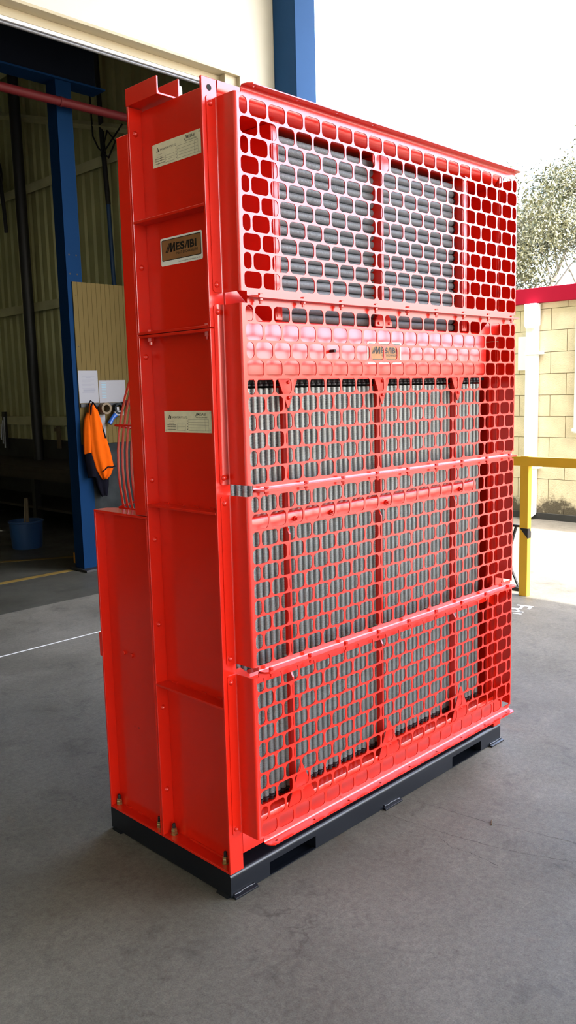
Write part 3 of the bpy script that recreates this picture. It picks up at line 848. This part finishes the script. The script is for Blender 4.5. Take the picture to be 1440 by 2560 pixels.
# ---- stickers with the logo
def rrect(w, h, r, n=4):
    return arc(w - r, h - r, r, 0, 90, n) + arc(r, h - r, r, 90, 180, n) + arc(r, r, r, 180, 270, n) + arc(w - r, r, r, 270, 360, n)
def flat(b, pts, o, u, v, lift):
    put2d(b, pts, [tuple(range(len(pts)))], o, u, v, lift)
def slab(b, pts, o, u, v, l0, l1):
    n = len(pts)
    o, u, v = Vector(o), Vector(u), Vector(v); w = u.cross(v)
    vs = [o + u * x + v * y + w * l0 for x, y in pts] + [o + u * x + v * y + w * l1 for x, y in pts]
    b.add(vs, [tuple(range(n))[::-1], tuple(range(n, 2 * n))] + [(i, (i + 1) % n, n + (i + 1) % n, n + i) for i in range(n)])
def logo(o, u, v, w, h, border):
    b = B(); slab(b, rrect(w, h, 0.006), o, u, v, 0.0, 0.0008)
    s = obj('logo_sticker', b, STK_W, hx)
    o2 = Vector(o) + Vector(u) * border + Vector(v) * (0.014 if border < 0.01 else border)
    w2 = w - 2 * border; h2 = h - border - (0.014 if border < 0.01 else border)
    b = B(); slab(b, rrect(w2, h2, 0.004), o2, u, v, 0.0008, 0.0010)
    obj('sticker_border', b, STK_B, s)
    o3 = o2 + Vector(u) * 0.0022 + Vector(v) * 0.0022
    w3, h3 = w2 - 0.0044, h2 - 0.0044
    b = B(); slab(b, rrect(w3, h3, 0.003), o3, u, v, 0.0010, 0.0012)
    obj('sticker_field', b, STK_T, s)
    # lettering: slanted M, then E S (crossbar-less A) B I
    lt = B(); W, Hh = w3, h3
    by, ty = 0.40 * Hh, 0.80 * Hh
    def poly(pts): flat(lt, [(x * W, y) for x, y in pts], o3, u, v, 0.0014)
    mt = ty + 0.035 * Hh; mb = by - 0.03 * Hh
    poly([(0.085, mb), (0.120, mb), (0.205, mt), (0.190, mt)])
    poly([(0.130, mb), (0.165, mb), (0.245, mt), (0.215, mt)])
    poly([(0.215, mt), (0.262, mt), (0.268, mb), (0.222, mb)])
    poly([(0.232, mb), (0.262, mb), (0.345, mt), (0.315, mt)])
    poly([(0.312, mt), (0.352, mt), (0.352, mb), (0.302, mb)])
    hb = (ty - by) / 5
    poly([(0.372, by), (0.410, by), (0.410, ty), (0.372, ty)])
    for k in (0, 2, 4): poly([(0.41, by + hb * k), (0.470, by + hb * k), (0.470, by + hb * (k + 1)), (0.41, by + hb * (k + 1))])
    for ch, dx in (('S', 0.482), ('B', 0.735)):
        vs, fs = text2d(ch, 1.0, 0.045)
        x0 = min(p[0] for p in vs); x1 = max(p[0] for p in vs); y0 = min(p[1] for p in vs); y1 = max(p[1] for p in vs)
        ww = (0.118 if ch == 'S' else 0.112) * W
        put2d(lt, [((x - x0) / (x1 - x0) * ww, (y - y0) / (y1 - y0) * (ty - by)) for x, y in vs], fs, o3, u, v, 0.0014, dx * W, by)
    poly([(0.602, by), (0.628, by), (0.680, ty), (0.655, ty)])
    poly([(0.652, ty), (0.722, ty), (0.722, by), (0.680, by), (0.676, ty - hb)])
    poly([(0.862, by), (0.900, by), (0.900, ty), (0.862, ty)])
    vs, fs = text2d('HEAT EXCHANGERS', 1.0, 0.006)
    x1 = max(p[0] for p in vs)
    sc = 0.555 * W / x1
    put2d(lt, vs, fs, o3, u, v, 0.0014, 0.375 * W, 0.20 * Hh, sc, sc * 1.05)
    me = bpy.data.meshes.new('lettering'); me.from_pydata(lt.v, [], lt.f); me.materials.append(STK_B)
    link('lettering', me, STK_B, s)
    if border < 0.01:
        l2 = B(); vs, fs = text2d('Registered trademark of L&M Radiator, Inc. USA', 1.0, 0.0)
        x1 = max(p[0] for p in vs); sc = 0.52 * w / x1
        put2d(l2, vs, fs, o, u, v, 0.0011, w * 0.43, 0.0048, sc, sc)
        me = bpy.data.meshes.new('lettering'); me.from_pydata(l2.v, [], l2.f); me.materials.append(STK_B)
        link('lettering', me, STK_B, s)
    return s
logo((WX, 0.271, 1.949), (0, -1, 0), (0, 0, 1), 0.197, 0.081, 0.0055)
logo((0.702, 0.004, 1.650), (1, 0, 0), (0, 0, 1), 0.191, 0.076, 0.0060)

# ---- engraved name plates
def nameplate(z0):
    o = Vector((WX, 0.289, z0)); u, v = Vector((0, -1, 0)), Vector((0, 0, 1)); w, h = 0.226, 0.066
    b = B(); slab(b, rrect(w, h, 0.002), o, u, v, 0.0004, 0.0016)
    npl = obj('name_plate', b, PLATE, hx)
    for x, y in ((0.006, 0.006), (0.006, h - 0.006), (w - 0.006, 0.006), (w - 0.006, h - 0.006)):
        q = o + u * x + v * y
        obj('rivet', B().lathe([(0.0028, -0.0016), (0.0024, -0.0028), (0.001, -0.0034)], q, 0, 10), PALEZ, npl, smooth=60)
    e = B()
    def line(x0, y0, x1, y1): flat(e, [(x0, y0), (x1, y0), (x1, y1), (x0, y1)], o, u, v, 0.0018)
    t = 0.0006
    for y in (0.006, 0.0145, 0.023, 0.0315, 0.040): line(0.118, y, 0.214, y + t)
    for x in (0.118, 0.197, 0.2134): line(x, 0.006, x + t, 0.0406)
    for y in (0.006, 0.0135, 0.018, 0.0255): line(0.062, y, 0.104, y + t)
    for x in (0.062, 0.1034): line(x, 0.006, x + t, 0.0261)
    line(0.022, 0.027, 0.048, 0.0276); line(0.022, 0.034, 0.048, 0.0346)
    for k, y in enumerate((0.008, 0.0155, 0.0215)):          # caption bars too small to read
        for i in range(8): line(0.014 + i * 0.0055, y, 0.018 + i * 0.0055, y + 0.0022)
    for k in range(4): line(0.112, 0.008 + 0.0085 * k, 0.115, 0.012 + 0.0085 * k)
    for body, size, x, y, al in (('RADIATOR PTY. LTD.', 0.0082, 0.038, 0.0435, 'LEFT'), ('MESABI', 0.0125, 0.162, 0.0515, 'LEFT'), ('HEAT EXCHANGERS', 0.0058, 0.155, 0.0445, 'LEFT')):
        vs, fs = text2d(body, 1.0, 0.012)
        put2d(e, vs, fs, o, u, v, 0.0018, x, y, size, size)
    flat(e, [(0.153, 0.0495), (0.156, 0.0495), (0.163, 0.061), (0.160, 0.061)], o, u, v, 0.0018)
    flat(e, [(0.020, 0.042), (0.024, 0.042), (0.029, 0.054), (0.025, 0.054)], o, u, v, 0.0018)
    flat(e, [(0.026, 0.042), (0.034, 0.042), (0.034, 0.0505), (0.030, 0.0505)], o, u, v, 0.0018)
    me = bpy.data.meshes.new('engraving'); me.from_pydata(e.v, [], e.f); me.materials.append(ENGR)
    link('engraving', me, ENGR, npl)
nameplate(2.238)
nameplate(1.4465)

# ================================================================== YARD: rail, stay, tree
yr = thing('guard_rail', 'yellow steel pedestrian rail with a post at the yard edge', 'rail', (4.02, 1.235, 0))
obj('rail_bar', B().box(0.0, 0.05, -5.2, 2.2, 0.979, 1.047), YEL, yr, bevel=0.003)
for y in (0.0, -2.6, -5.1):
    post = obj('post', B().box(0.0, 0.05, y - 0.034, y + 0.034, 0.0, 0.979), YEL, yr, bevel=0.003)
    obj('end_cap', B().box(0.002, 0.048, y - 0.032, y + 0.032, 1.0475, 1.0495), YEL, post)
tp = B().prism([(0.030, 0.515), (-0.0345, 0.515), (-0.0345, 0.440)], 0, -0.0012, 0.0)
tp.prism([(0.0, 0.515), (0.0, 0.440), (0.05, 0.440), (0.05, 0.485), (0.025, 0.515)], 1, -0.0352, -0.034)
obj('black_tape', tp, TAPE, yr)
st = thing('bent_stay', 'dark steel stay with a bent leg beside the yellow post', 'stay', (4.16, 1.36, 0))
obj('upper_arm', B().box(-0.012, 0.012, -0.03, 0.10, 0.495, 0.512).tube([(0, 0.012, 0.505), (0, 0.07, 0.30)], 0.012, 6), DKST, st)
obj('leg', B().tube([(0, 0.07, 0.30), (0, 0.05, 0.16), (0, -0.012, 0.03)], 0.011, 6), DKST, st)
obj('foot', B().box(-0.03, 0.03, -0.05, 0.16, 0.0, 0.03), DKST, st, bevel=0.003)

def gum_tree(loc):
    t = thing('gum_tree', 'pale sunlit gum tree behind the block building', 'tree', loc)
    rnd = random.Random(11)
    tips = []
    br = B()
    def grow(p, d, l, r, lev):
        pts = [p]; rad = [r]
        n = 4
        for k in range(n):
            d = (d + Vector((rnd.uniform(-.22, .22), rnd.uniform(-.22, .22), rnd.uniform(-.05, .15)))).normalized()
            p = p + d * (l / n); pts.append(p); rad.append(r * (1 - 0.5 * (k + 1) / n))
        br.tube(pts, r, 7, True, rad)
        if lev >= 3:
            tips.extend(pts[1:]); return
        if lev >= 2: tips.append(pts[-1])
        m = 3 if lev else 5
        for k in range(m):
            a = 2 * PI * (k + rnd.random() * 0.6) / m
            nd = (d * rnd.uniform(0.5, 0.9) + Vector((math.cos(a), math.sin(a), rnd.uniform(-0.05, 0.55))) * rnd.uniform(0.6, 0.95)).normalized()
            grow(pts[-1 - (k % 2)], nd, l * rnd.uniform(0.52, 0.75), rad[-1] * 0.8, lev + 1)
    grow(Vector((0, 0, 0)), Vector((0.02, 0.02, 1)), 3.0, 0.17, 0)
    obj('trunk', br, BARK, t, smooth=60)
    lb = B()
    for tip in tips:
        for c in range(3):
            cc = tip + Vector((rnd.gauss(0, .22), rnd.gauss(0, .22), rnd.gauss(0, .16)))
            for k in range(60):
                q = cc + Vector((rnd.gauss(0, .17), rnd.gauss(0, .17), rnd.gauss(0, .15)))
                d = Vector((rnd.uniform(-1, 1), rnd.uniform(-1, 1), rnd.uniform(-1.4, 0.4))).normalized() * rnd.uniform(0.04, 0.07)
                s = d.cross(Vector((rnd.uniform(-1, 1), rnd.uniform(-1, 1), rnd.uniform(-1, 1)))).normalized() * rnd.uniform(0.013, 0.023)
                lb.add([q - d, q + s, q + d, q - s], [(0, 1, 2, 3)])
    me = bpy.data.meshes.new('foliage'); me.from_pydata(lb.v, [], lb.f); me.materials.append(LEAF)
    f = link('foliage', me, LEAF, t)
    f['kind'] = 'stuff'
    return t
gum_tree((18.0, 8.75, 0))

# ================================================================== INSIDE THE WORKSHOP
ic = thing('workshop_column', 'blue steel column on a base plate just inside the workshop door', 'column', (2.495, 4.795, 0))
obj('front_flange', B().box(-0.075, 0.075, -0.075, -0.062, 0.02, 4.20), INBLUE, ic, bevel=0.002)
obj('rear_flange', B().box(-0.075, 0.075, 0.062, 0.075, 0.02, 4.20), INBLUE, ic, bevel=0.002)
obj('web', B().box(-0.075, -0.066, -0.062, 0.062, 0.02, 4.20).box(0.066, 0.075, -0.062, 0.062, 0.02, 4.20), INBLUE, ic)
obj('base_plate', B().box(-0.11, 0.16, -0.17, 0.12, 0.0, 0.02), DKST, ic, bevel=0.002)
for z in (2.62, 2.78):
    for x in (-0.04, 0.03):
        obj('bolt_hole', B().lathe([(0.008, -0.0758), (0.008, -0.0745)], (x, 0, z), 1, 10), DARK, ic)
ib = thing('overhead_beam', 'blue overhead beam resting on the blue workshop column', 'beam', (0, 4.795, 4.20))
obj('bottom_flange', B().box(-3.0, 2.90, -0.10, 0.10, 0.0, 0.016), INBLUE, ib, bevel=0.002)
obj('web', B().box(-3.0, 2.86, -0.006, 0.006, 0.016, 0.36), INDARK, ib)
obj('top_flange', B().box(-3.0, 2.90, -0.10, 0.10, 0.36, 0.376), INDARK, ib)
rp = thing('service_pipe', 'dark red service pipe running in front of the blue workshop column', 'pipe', (0, 4.62, 3.99))
obj('pipe', B().tube([(-3, 0, 0.0), (2.2, 0, 0.0), (3.3, 0, 0.005)], 0.036, 12), DKRED, rp, smooth=60)
for x in (2.40, 1.0):
    obj('pipe_clamp', B().tube([(x - 0.012, 0, 0), (x + 0.012, 0, 0)], 0.041, 12), DKRED, rp, smooth=60)

# notice board partition, grey panel below it
nb = thing('notice_board', 'beige grooved board fixed beside the blue workshop column', 'notice board', (2.463, 4.72, 1.141))
sl = 0.047
n = 24
for k in range(n):
    obj('board_slat', B().box(k * sl + 0.0012, (k + 1) * sl - 0.0012, -0.010, 0.004, 0.0, 1.413), BOARD, nb)
obj('board_backing', B().box(0.0, n * sl, 0.002, 0.012, 0.0, 1.413), GROOVE, nb)
for x, z in ((0.028, 1.30), (0.028, 0.86)):
    obj('screw', B().lathe([(0.004, -0.0115), (0.004, -0.010)], (x, 0, z), 1, 8), DARK, nb)
gpn = obj('grey_panel', B().box(2.463, 3.6, 4.722, 4.737, 0.0, 1.141), GREYP)
tag(gpn, 'mottled dark grey panel under the beige notice board', 'panel')
rk = obj('hook_rail', B().box(2.470, 3.30, 4.695, 4.709, 1.472, 1.503), DKST)
tag(rk, 'dark narrow hook rail across the beige notice board', 'rail')

def paper(x0, x1, z0, z1, lines, label, bars=INK, y=4.7085):
    p = thing('paper_sheet', label, 'paper', (x0, y, z0))
    obj('sheet', B().box(0, x1 - x0, -0.0008, 0.0, 0, z1 - z0), PAPER, p)
    b = B()
    for (a, c, zz, hh) in lines:
        b.box(a, c, -0.0014, -0.0008, zz, zz + hh)
    if lines: obj('print', b, bars, p)
paper(2.466, 2.664, 1.508, 1.792, [(0.035, 0.165, 0.226, 0.006), (0.075, 0.125, 0.219, 0.004)] + [(0.035, 0.16 - 0.03 * (k % 3), 0.20 - 0.012 * k, 0.0028) for k in range(7)] + [(0.045, 0.168, 0.10, 0.018), (0.035, 0.155, 0.088, 0.004)],
      'upright printed notice sheet at the left of the notice board')
paper(2.672, 2.955, 1.506, 1.706, [(0.028, 0.074, 0.175 - 0.0145 * k, 0.0065) for k in range(10)],
      'landscape printed sheet with a coloured list beside the upright notice', INKB)
paper(2.60, 2.72, 1.145, 1.40, [(0.03, 0.09, 0.235, 0.003), (0.02, 0.10, 0.21, 0.003)], 'white sheet half hidden behind the orange jacket')

tr = thing('tape_roll', 'roll of brown tape hanging under the notice sheets', 'tape roll', (2.695, 4.665, 1.455))
def ring(b, ro, ri, y0, y1, seg=24):
    vs = []; fs = []
    for (r, y) in ((ro, y0), (ro, y1), (ri, y1), (ri, y0)):
        vs += [(r * math.cos(2 * PI * k / seg), y, r * math.sin(2 * PI * k / seg)) for k in range(seg)]
    for j in range(4):
        for k in range(seg):
            fs.append((j * seg + k, j * seg + (k + 1) % seg, ((j + 1) % 4) * seg + (k + 1) % seg, ((j + 1) % 4) * seg + k))
    b.add(vs, fs); return b
obj('tape', ring(B(), 0.052, 0.040, -0.03, 0.03), TANM, tr, smooth=50)
obj('core', ring(B(), 0.0398, 0.033, -0.031, 0.031), STICK, tr, smooth=50)
tg = thing('tape_gun', 'packing tape gun with a blue handle hanging on the notice board', 'tape gun', (2.815, 4.66, 1.43))
obj('handle', B().tube([(-0.085, 0, -0.115), (-0.045, 0, -0.06), (-0.015, 0, -0.035)], 0.02, 8, True, [0.022, 0.019, 0.024]), PLBLUE, tg, smooth=60)
obj('frame', B().box(-0.03, 0.07, -0.012, 0.012, -0.045, 0.0).box(-0.005, 0.02, -0.012, 0.012, 0.0, 0.035), GREYM, tg, bevel=0.003)
obj('tape', ring(B(), 0.05, 0.034, -0.02, 0.02), GREYP, tg, loc=(0.02, 0, 0.02))
rc = obj('red_cap', B().lathe([(0.0, 0.0), (0.055, 0.0), (0.055, 0.02), (0.04, 0.045), (0.0, 0.055)], (2.95, 4.66, 1.475), 2, 14, False), DKRED, smooth=50)
tag(rc, 'small red cap hung at the right end of the hook rail', 'cap')

# orange and navy work jacket
jk = thing('work_jacket', 'orange and navy work jacket hanging from the notice board hook', 'jacket', (2.555, 4.655, 0.66))
def cloth(rows, name, m, nseg=40, amp=0.012, folds=7, ph=0.0):
    """rows: (z, cx, cy, half width, half depth)"""
    vs = []; fs = []
    for i, (z, cx, cy, hw, hd) in enumerate(rows):
        f = i / max(1, len(rows) - 1)
        for k in range(nseg):
            a = 2 * PI * k / nseg
            w = 1 + (amp * (0.3 + f) / max(hd, 0.01)) * math.sin(folds * a + ph + 1.7 * f)
            vs.append((cx + hw * math.cos(a) * (0.75 + 0.25 * w), cy + hd * math.sin(a) * w, z + 0.006 * math.sin(3 * a + ph)))
    for i in range(len(rows) - 1):
        for k in range(nseg):
            fs.append((i * nseg + k, i * nseg + (k + 1) % nseg, (i + 1) * nseg + (k + 1) % nseg, (i + 1) * nseg + k))
    fs.append(tuple(range(nseg))[::-1]); fs.append(tuple((len(rows) - 1) * nseg + k for k in range(nseg)))
    return obj(name, B().add(vs, fs), m, jk, smooth=80)
cloth([(0.845, 0.0, 0, 0.022, 0.016), (0.80, 0.005, -0.005, 0.040, 0.028), (0.70, 0.012, -0.012, 0.060, 0.040), (0.55, 0.030, -0.015, 0.085, 0.045), (0.40, 0.055, -0.018, 0.098, 0.045), (0.27, 0.085, -0.018, 0.092, 0.04), (0.20, 0.085, -0.02, 0.055, 0.03), (0.165, 0.075, -0.02, 0.022, 0.02)], 'front_panel', ORANGE, amp=0.010, folds=6)
cloth([(0.76, -0.03, 0.01, 0.020, 0.02), (0.70, -0.045, 0.008, 0.036, 0.028), (0.60, -0.055, 0.005, 0.042, 0.032), (0.47, -0.055, 0.005, 0.046, 0.032), (0.405, -0.055, 0.005, 0.046, 0.030)], 'sleeve', ORANGE, amp=0.006, folds=4, ph=1)
cloth([(0.44, -0.045, 0.010, 0.050, 0.030), (0.34, -0.035, 0.008, 0.058, 0.034), (0.24, -0.02, 0.005, 0.060, 0.034), (0.19, -0.02, 0.005, 0.052, 0.030)], 'sleeve_cuff', NAVY, amp=0.007, folds=4, ph=2)
cloth([(0.34, 0.06, 0.012, 0.085, 0.026), (0.22, 0.062, 0.010, 0.082, 0.028), (0.10, 0.068, 0.008, 0.062, 0.026), (0.01, 0.078, 0.005, 0.030, 0.018)], 'hem_lining', NAVY, amp=0.008, folds=5)
obj('collar_trim', B().tube([(-0.028, -0.008, 0.66), (-0.03, -0.02, 0.74), (-0.022, -0.022, 0.82), (0.0, -0.02, 0.852), (0.022, -0.022, 0.82), (0.042, -0.032, 0.72), (0.07, -0.05, 0.60), (0.085, -0.058, 0.53)], 0.008, 7), NAVY, jk, smooth=60)
obj('hem_trim', B().tube([(0.035, -0.055, 0.235), (0.09, -0.064, 0.275), (0.14, -0.058, 0.268), (0.178, -0.045, 0.275)], 0.006, 6), NAVY, jk, smooth=60)
obj('hook_loop', B().tube([(-0.02, 0.03, 0.83), (-0.012, 0.0, 0.868), (0.005, -0.01, 0.85)], 0.006, 6), NAVY, jk)

# amber bollard behind the column, bench, bucket and odds at the side wall
bo = obj('bollard', B().box(2.575, 2.645, 5.05, 5.12, 0.10, 1.05).box(2.56, 2.66, 5.035, 5.135, 0.0, 0.10), SAFEY, bevel=0.004)
tag(bo, 'amber painted square post standing behind the blue workshop column', 'post')
wbn = thing('work_bench', 'long dark timber workbench along the side wall of the workshop', 'workbench', (4.05, 8.4, 0))
obj('bench_top', B().box(-0.45, 0.34, -2.2, 3.2, 0.66, 0.72), WOOD, wbn, bevel=0.004)
for y in (-2.1, -0.6, 1.2, 3.1):
    obj('leg', B().box(-0.42, -0.34, y - 0.04, y + 0.04, 0, 0.66), DKST, wbn)
obj('shelf', B().box(-0.40, 0.33, -2.15, 3.15, 0.18, 0.21), WOOD, wbn)
obj('front_rail', B().box(-0.44, -0.42, -2.15, 3.15, 0.56, 0.66), WOOD, wbn)
sp = obj('standpipe', B().tube([(4.20, 8.63, 0.722), (4.20, 8.65, 3.3), (4.20, 8.67, 6.0)], 0.072, 10), DKST, smooth=60)
tag(sp, 'thick black vertical pipe rising in front of the corrugated wall', 'pipe')
s2 = thing('hanging_cable', 'thin dark cable drop hanging down the corrugated wall near the heat exchanger', 'cable', (4.33, 6.85, 2.7))
obj('upper_run', B().tube([(0, 0.10, 2.9), (0, 0.06, 1.9), (0, 0.0, 1.1)], 0.030, 8), DKST, s2, smooth=60)
obj('lower_run', B().tube([(0, 0.0, 1.1), (0, -0.02, 0.4), (0.02, -0.03, -0.3)], 0.026, 8), DKBLUE, s2, smooth=60)
obj('loose_wire', B().tube([(-0.02, 0.25, 2.7), (-0.03, 0.20, 1.9), (-0.03, 0.1, 1.75), (-0.03, -0.1, 1.6), (-0.03, -0.25, 1.75), (-0.03, -0.1, 1.9), (-0.03, 0.05, 1.65), (-0.03, -0.4, 1.9)], 0.010, 6), DKST, s2, smooth=60)
hr = thing('hose_reel', 'black hose reel mounted on the corrugated wall at the left picture edge', 'hose reel', (4.15, 9.42, 4.55))
hb_ = B()
ring(hb_, 0.30, 0.24, -0.06, 0.06)
obj('rim', hb_, DKST, hr, smooth=50, rot=(0, 0, PI / 2))
obj('hub', ring(B(), 0.12, 0.03, -0.07, 0.07), GREYM, hr, smooth=50, rot=(0, 0, PI / 2))
for k in range(4):
    a = k * PI / 2 + 0.4
    obj('spoke', B().tube([(0, 0.1 * math.cos(a), 0.1 * math.sin(a)), (0, 0.26 * math.cos(a), 0.26 * math.sin(a))], 0.014, 6), DKST, hr)
obj('hose', B().tube([(-0.06, -0.2, 0.25), (-0.06, -0.36, 0.12), (-0.06, -0.45, -0.12), (-0.06, -0.50, -0.5), (-0.06, -0.52, -0.8)], 0.026, 8), RUBBER, hr, smooth=60)
bk = thing('bucket', 'dark blue plastic tub with sticks in it on the workshop floor', 'bucket', (2.70, 6.28, 0))
obj('tub', B().lathe([(0.150, 0.0), (0.155, 0.02), (0.172, 0.27), (0.182, 0.275), (0.182, 0.29), (0.165, 0.29), (0.150, 0.03), (0.0, 0.03)], (0, 0, 0), 2, 24, False), DKBLUE, bk, smooth=40)
for i, (x, y, dx, dy, lab) in enumerate(((0.03, 0.02, 0.02, 0.03, 'pale square timber offcut standing in the blue tub'), (-0.02, 0.04, 0.05, 0.0, 'thin brown stick leaning in the blue tub'))):
    t = obj('timber_stick', B().tube([(2.70 + x, 6.28 + y, 0.035), (2.70 + x + dx, 6.28 + y + dy, 0.52)], 0.020 if i == 0 else 0.008, 4), STICK)
    tag(t, lab, 'stick')
# hanging bits on the low girt
for i, (y, z, w, h, m, lab) in enumerate(((8.95, 1.20, 0.14, 0.10, STICK, 'pale box fixed on the low girt beside the black standpipe'),
                                          (8.35, 1.03, 0.07, 0.30, STICK, 'narrow pale batten hanging below the low girt'),
                                          (9.85, 1.10, 0.10, 0.55, DKST, 'dark clutter of tools hanging on the wall at the left picture edge'))):
    o = thing('wall_box' if i == 0 else ('batten' if i == 1 else 'tool_rack'), lab, ('box', 'batten', 'rack')[i], (4.36, y, z))
    obj('body', B().box(-0.02, 0.01, -w / 2, w / 2, -h / 2, h / 2), m, o, bevel=0.003)
    if i == 2:
        for k in range(3):
            obj('tool', B().tube([(-0.04, -0.06 + 0.05 * k, 0.2 - 0.05 * k), (-0.05, -0.05 + 0.05 * k, -0.25 + 0.06 * k)], 0.014, 6), GREYM, o)
    elif i == 0:
        obj('lid', B().box(-0.026, -0.02, -w / 2 + 0.01, w / 2 - 0.01, -h / 2 + 0.01, h / 2 - 0.01), m, o)
    else:
        obj('bracket', B().box(-0.04, -0.02, -0.05, 0.05, 0.08, 0.13), m, o)
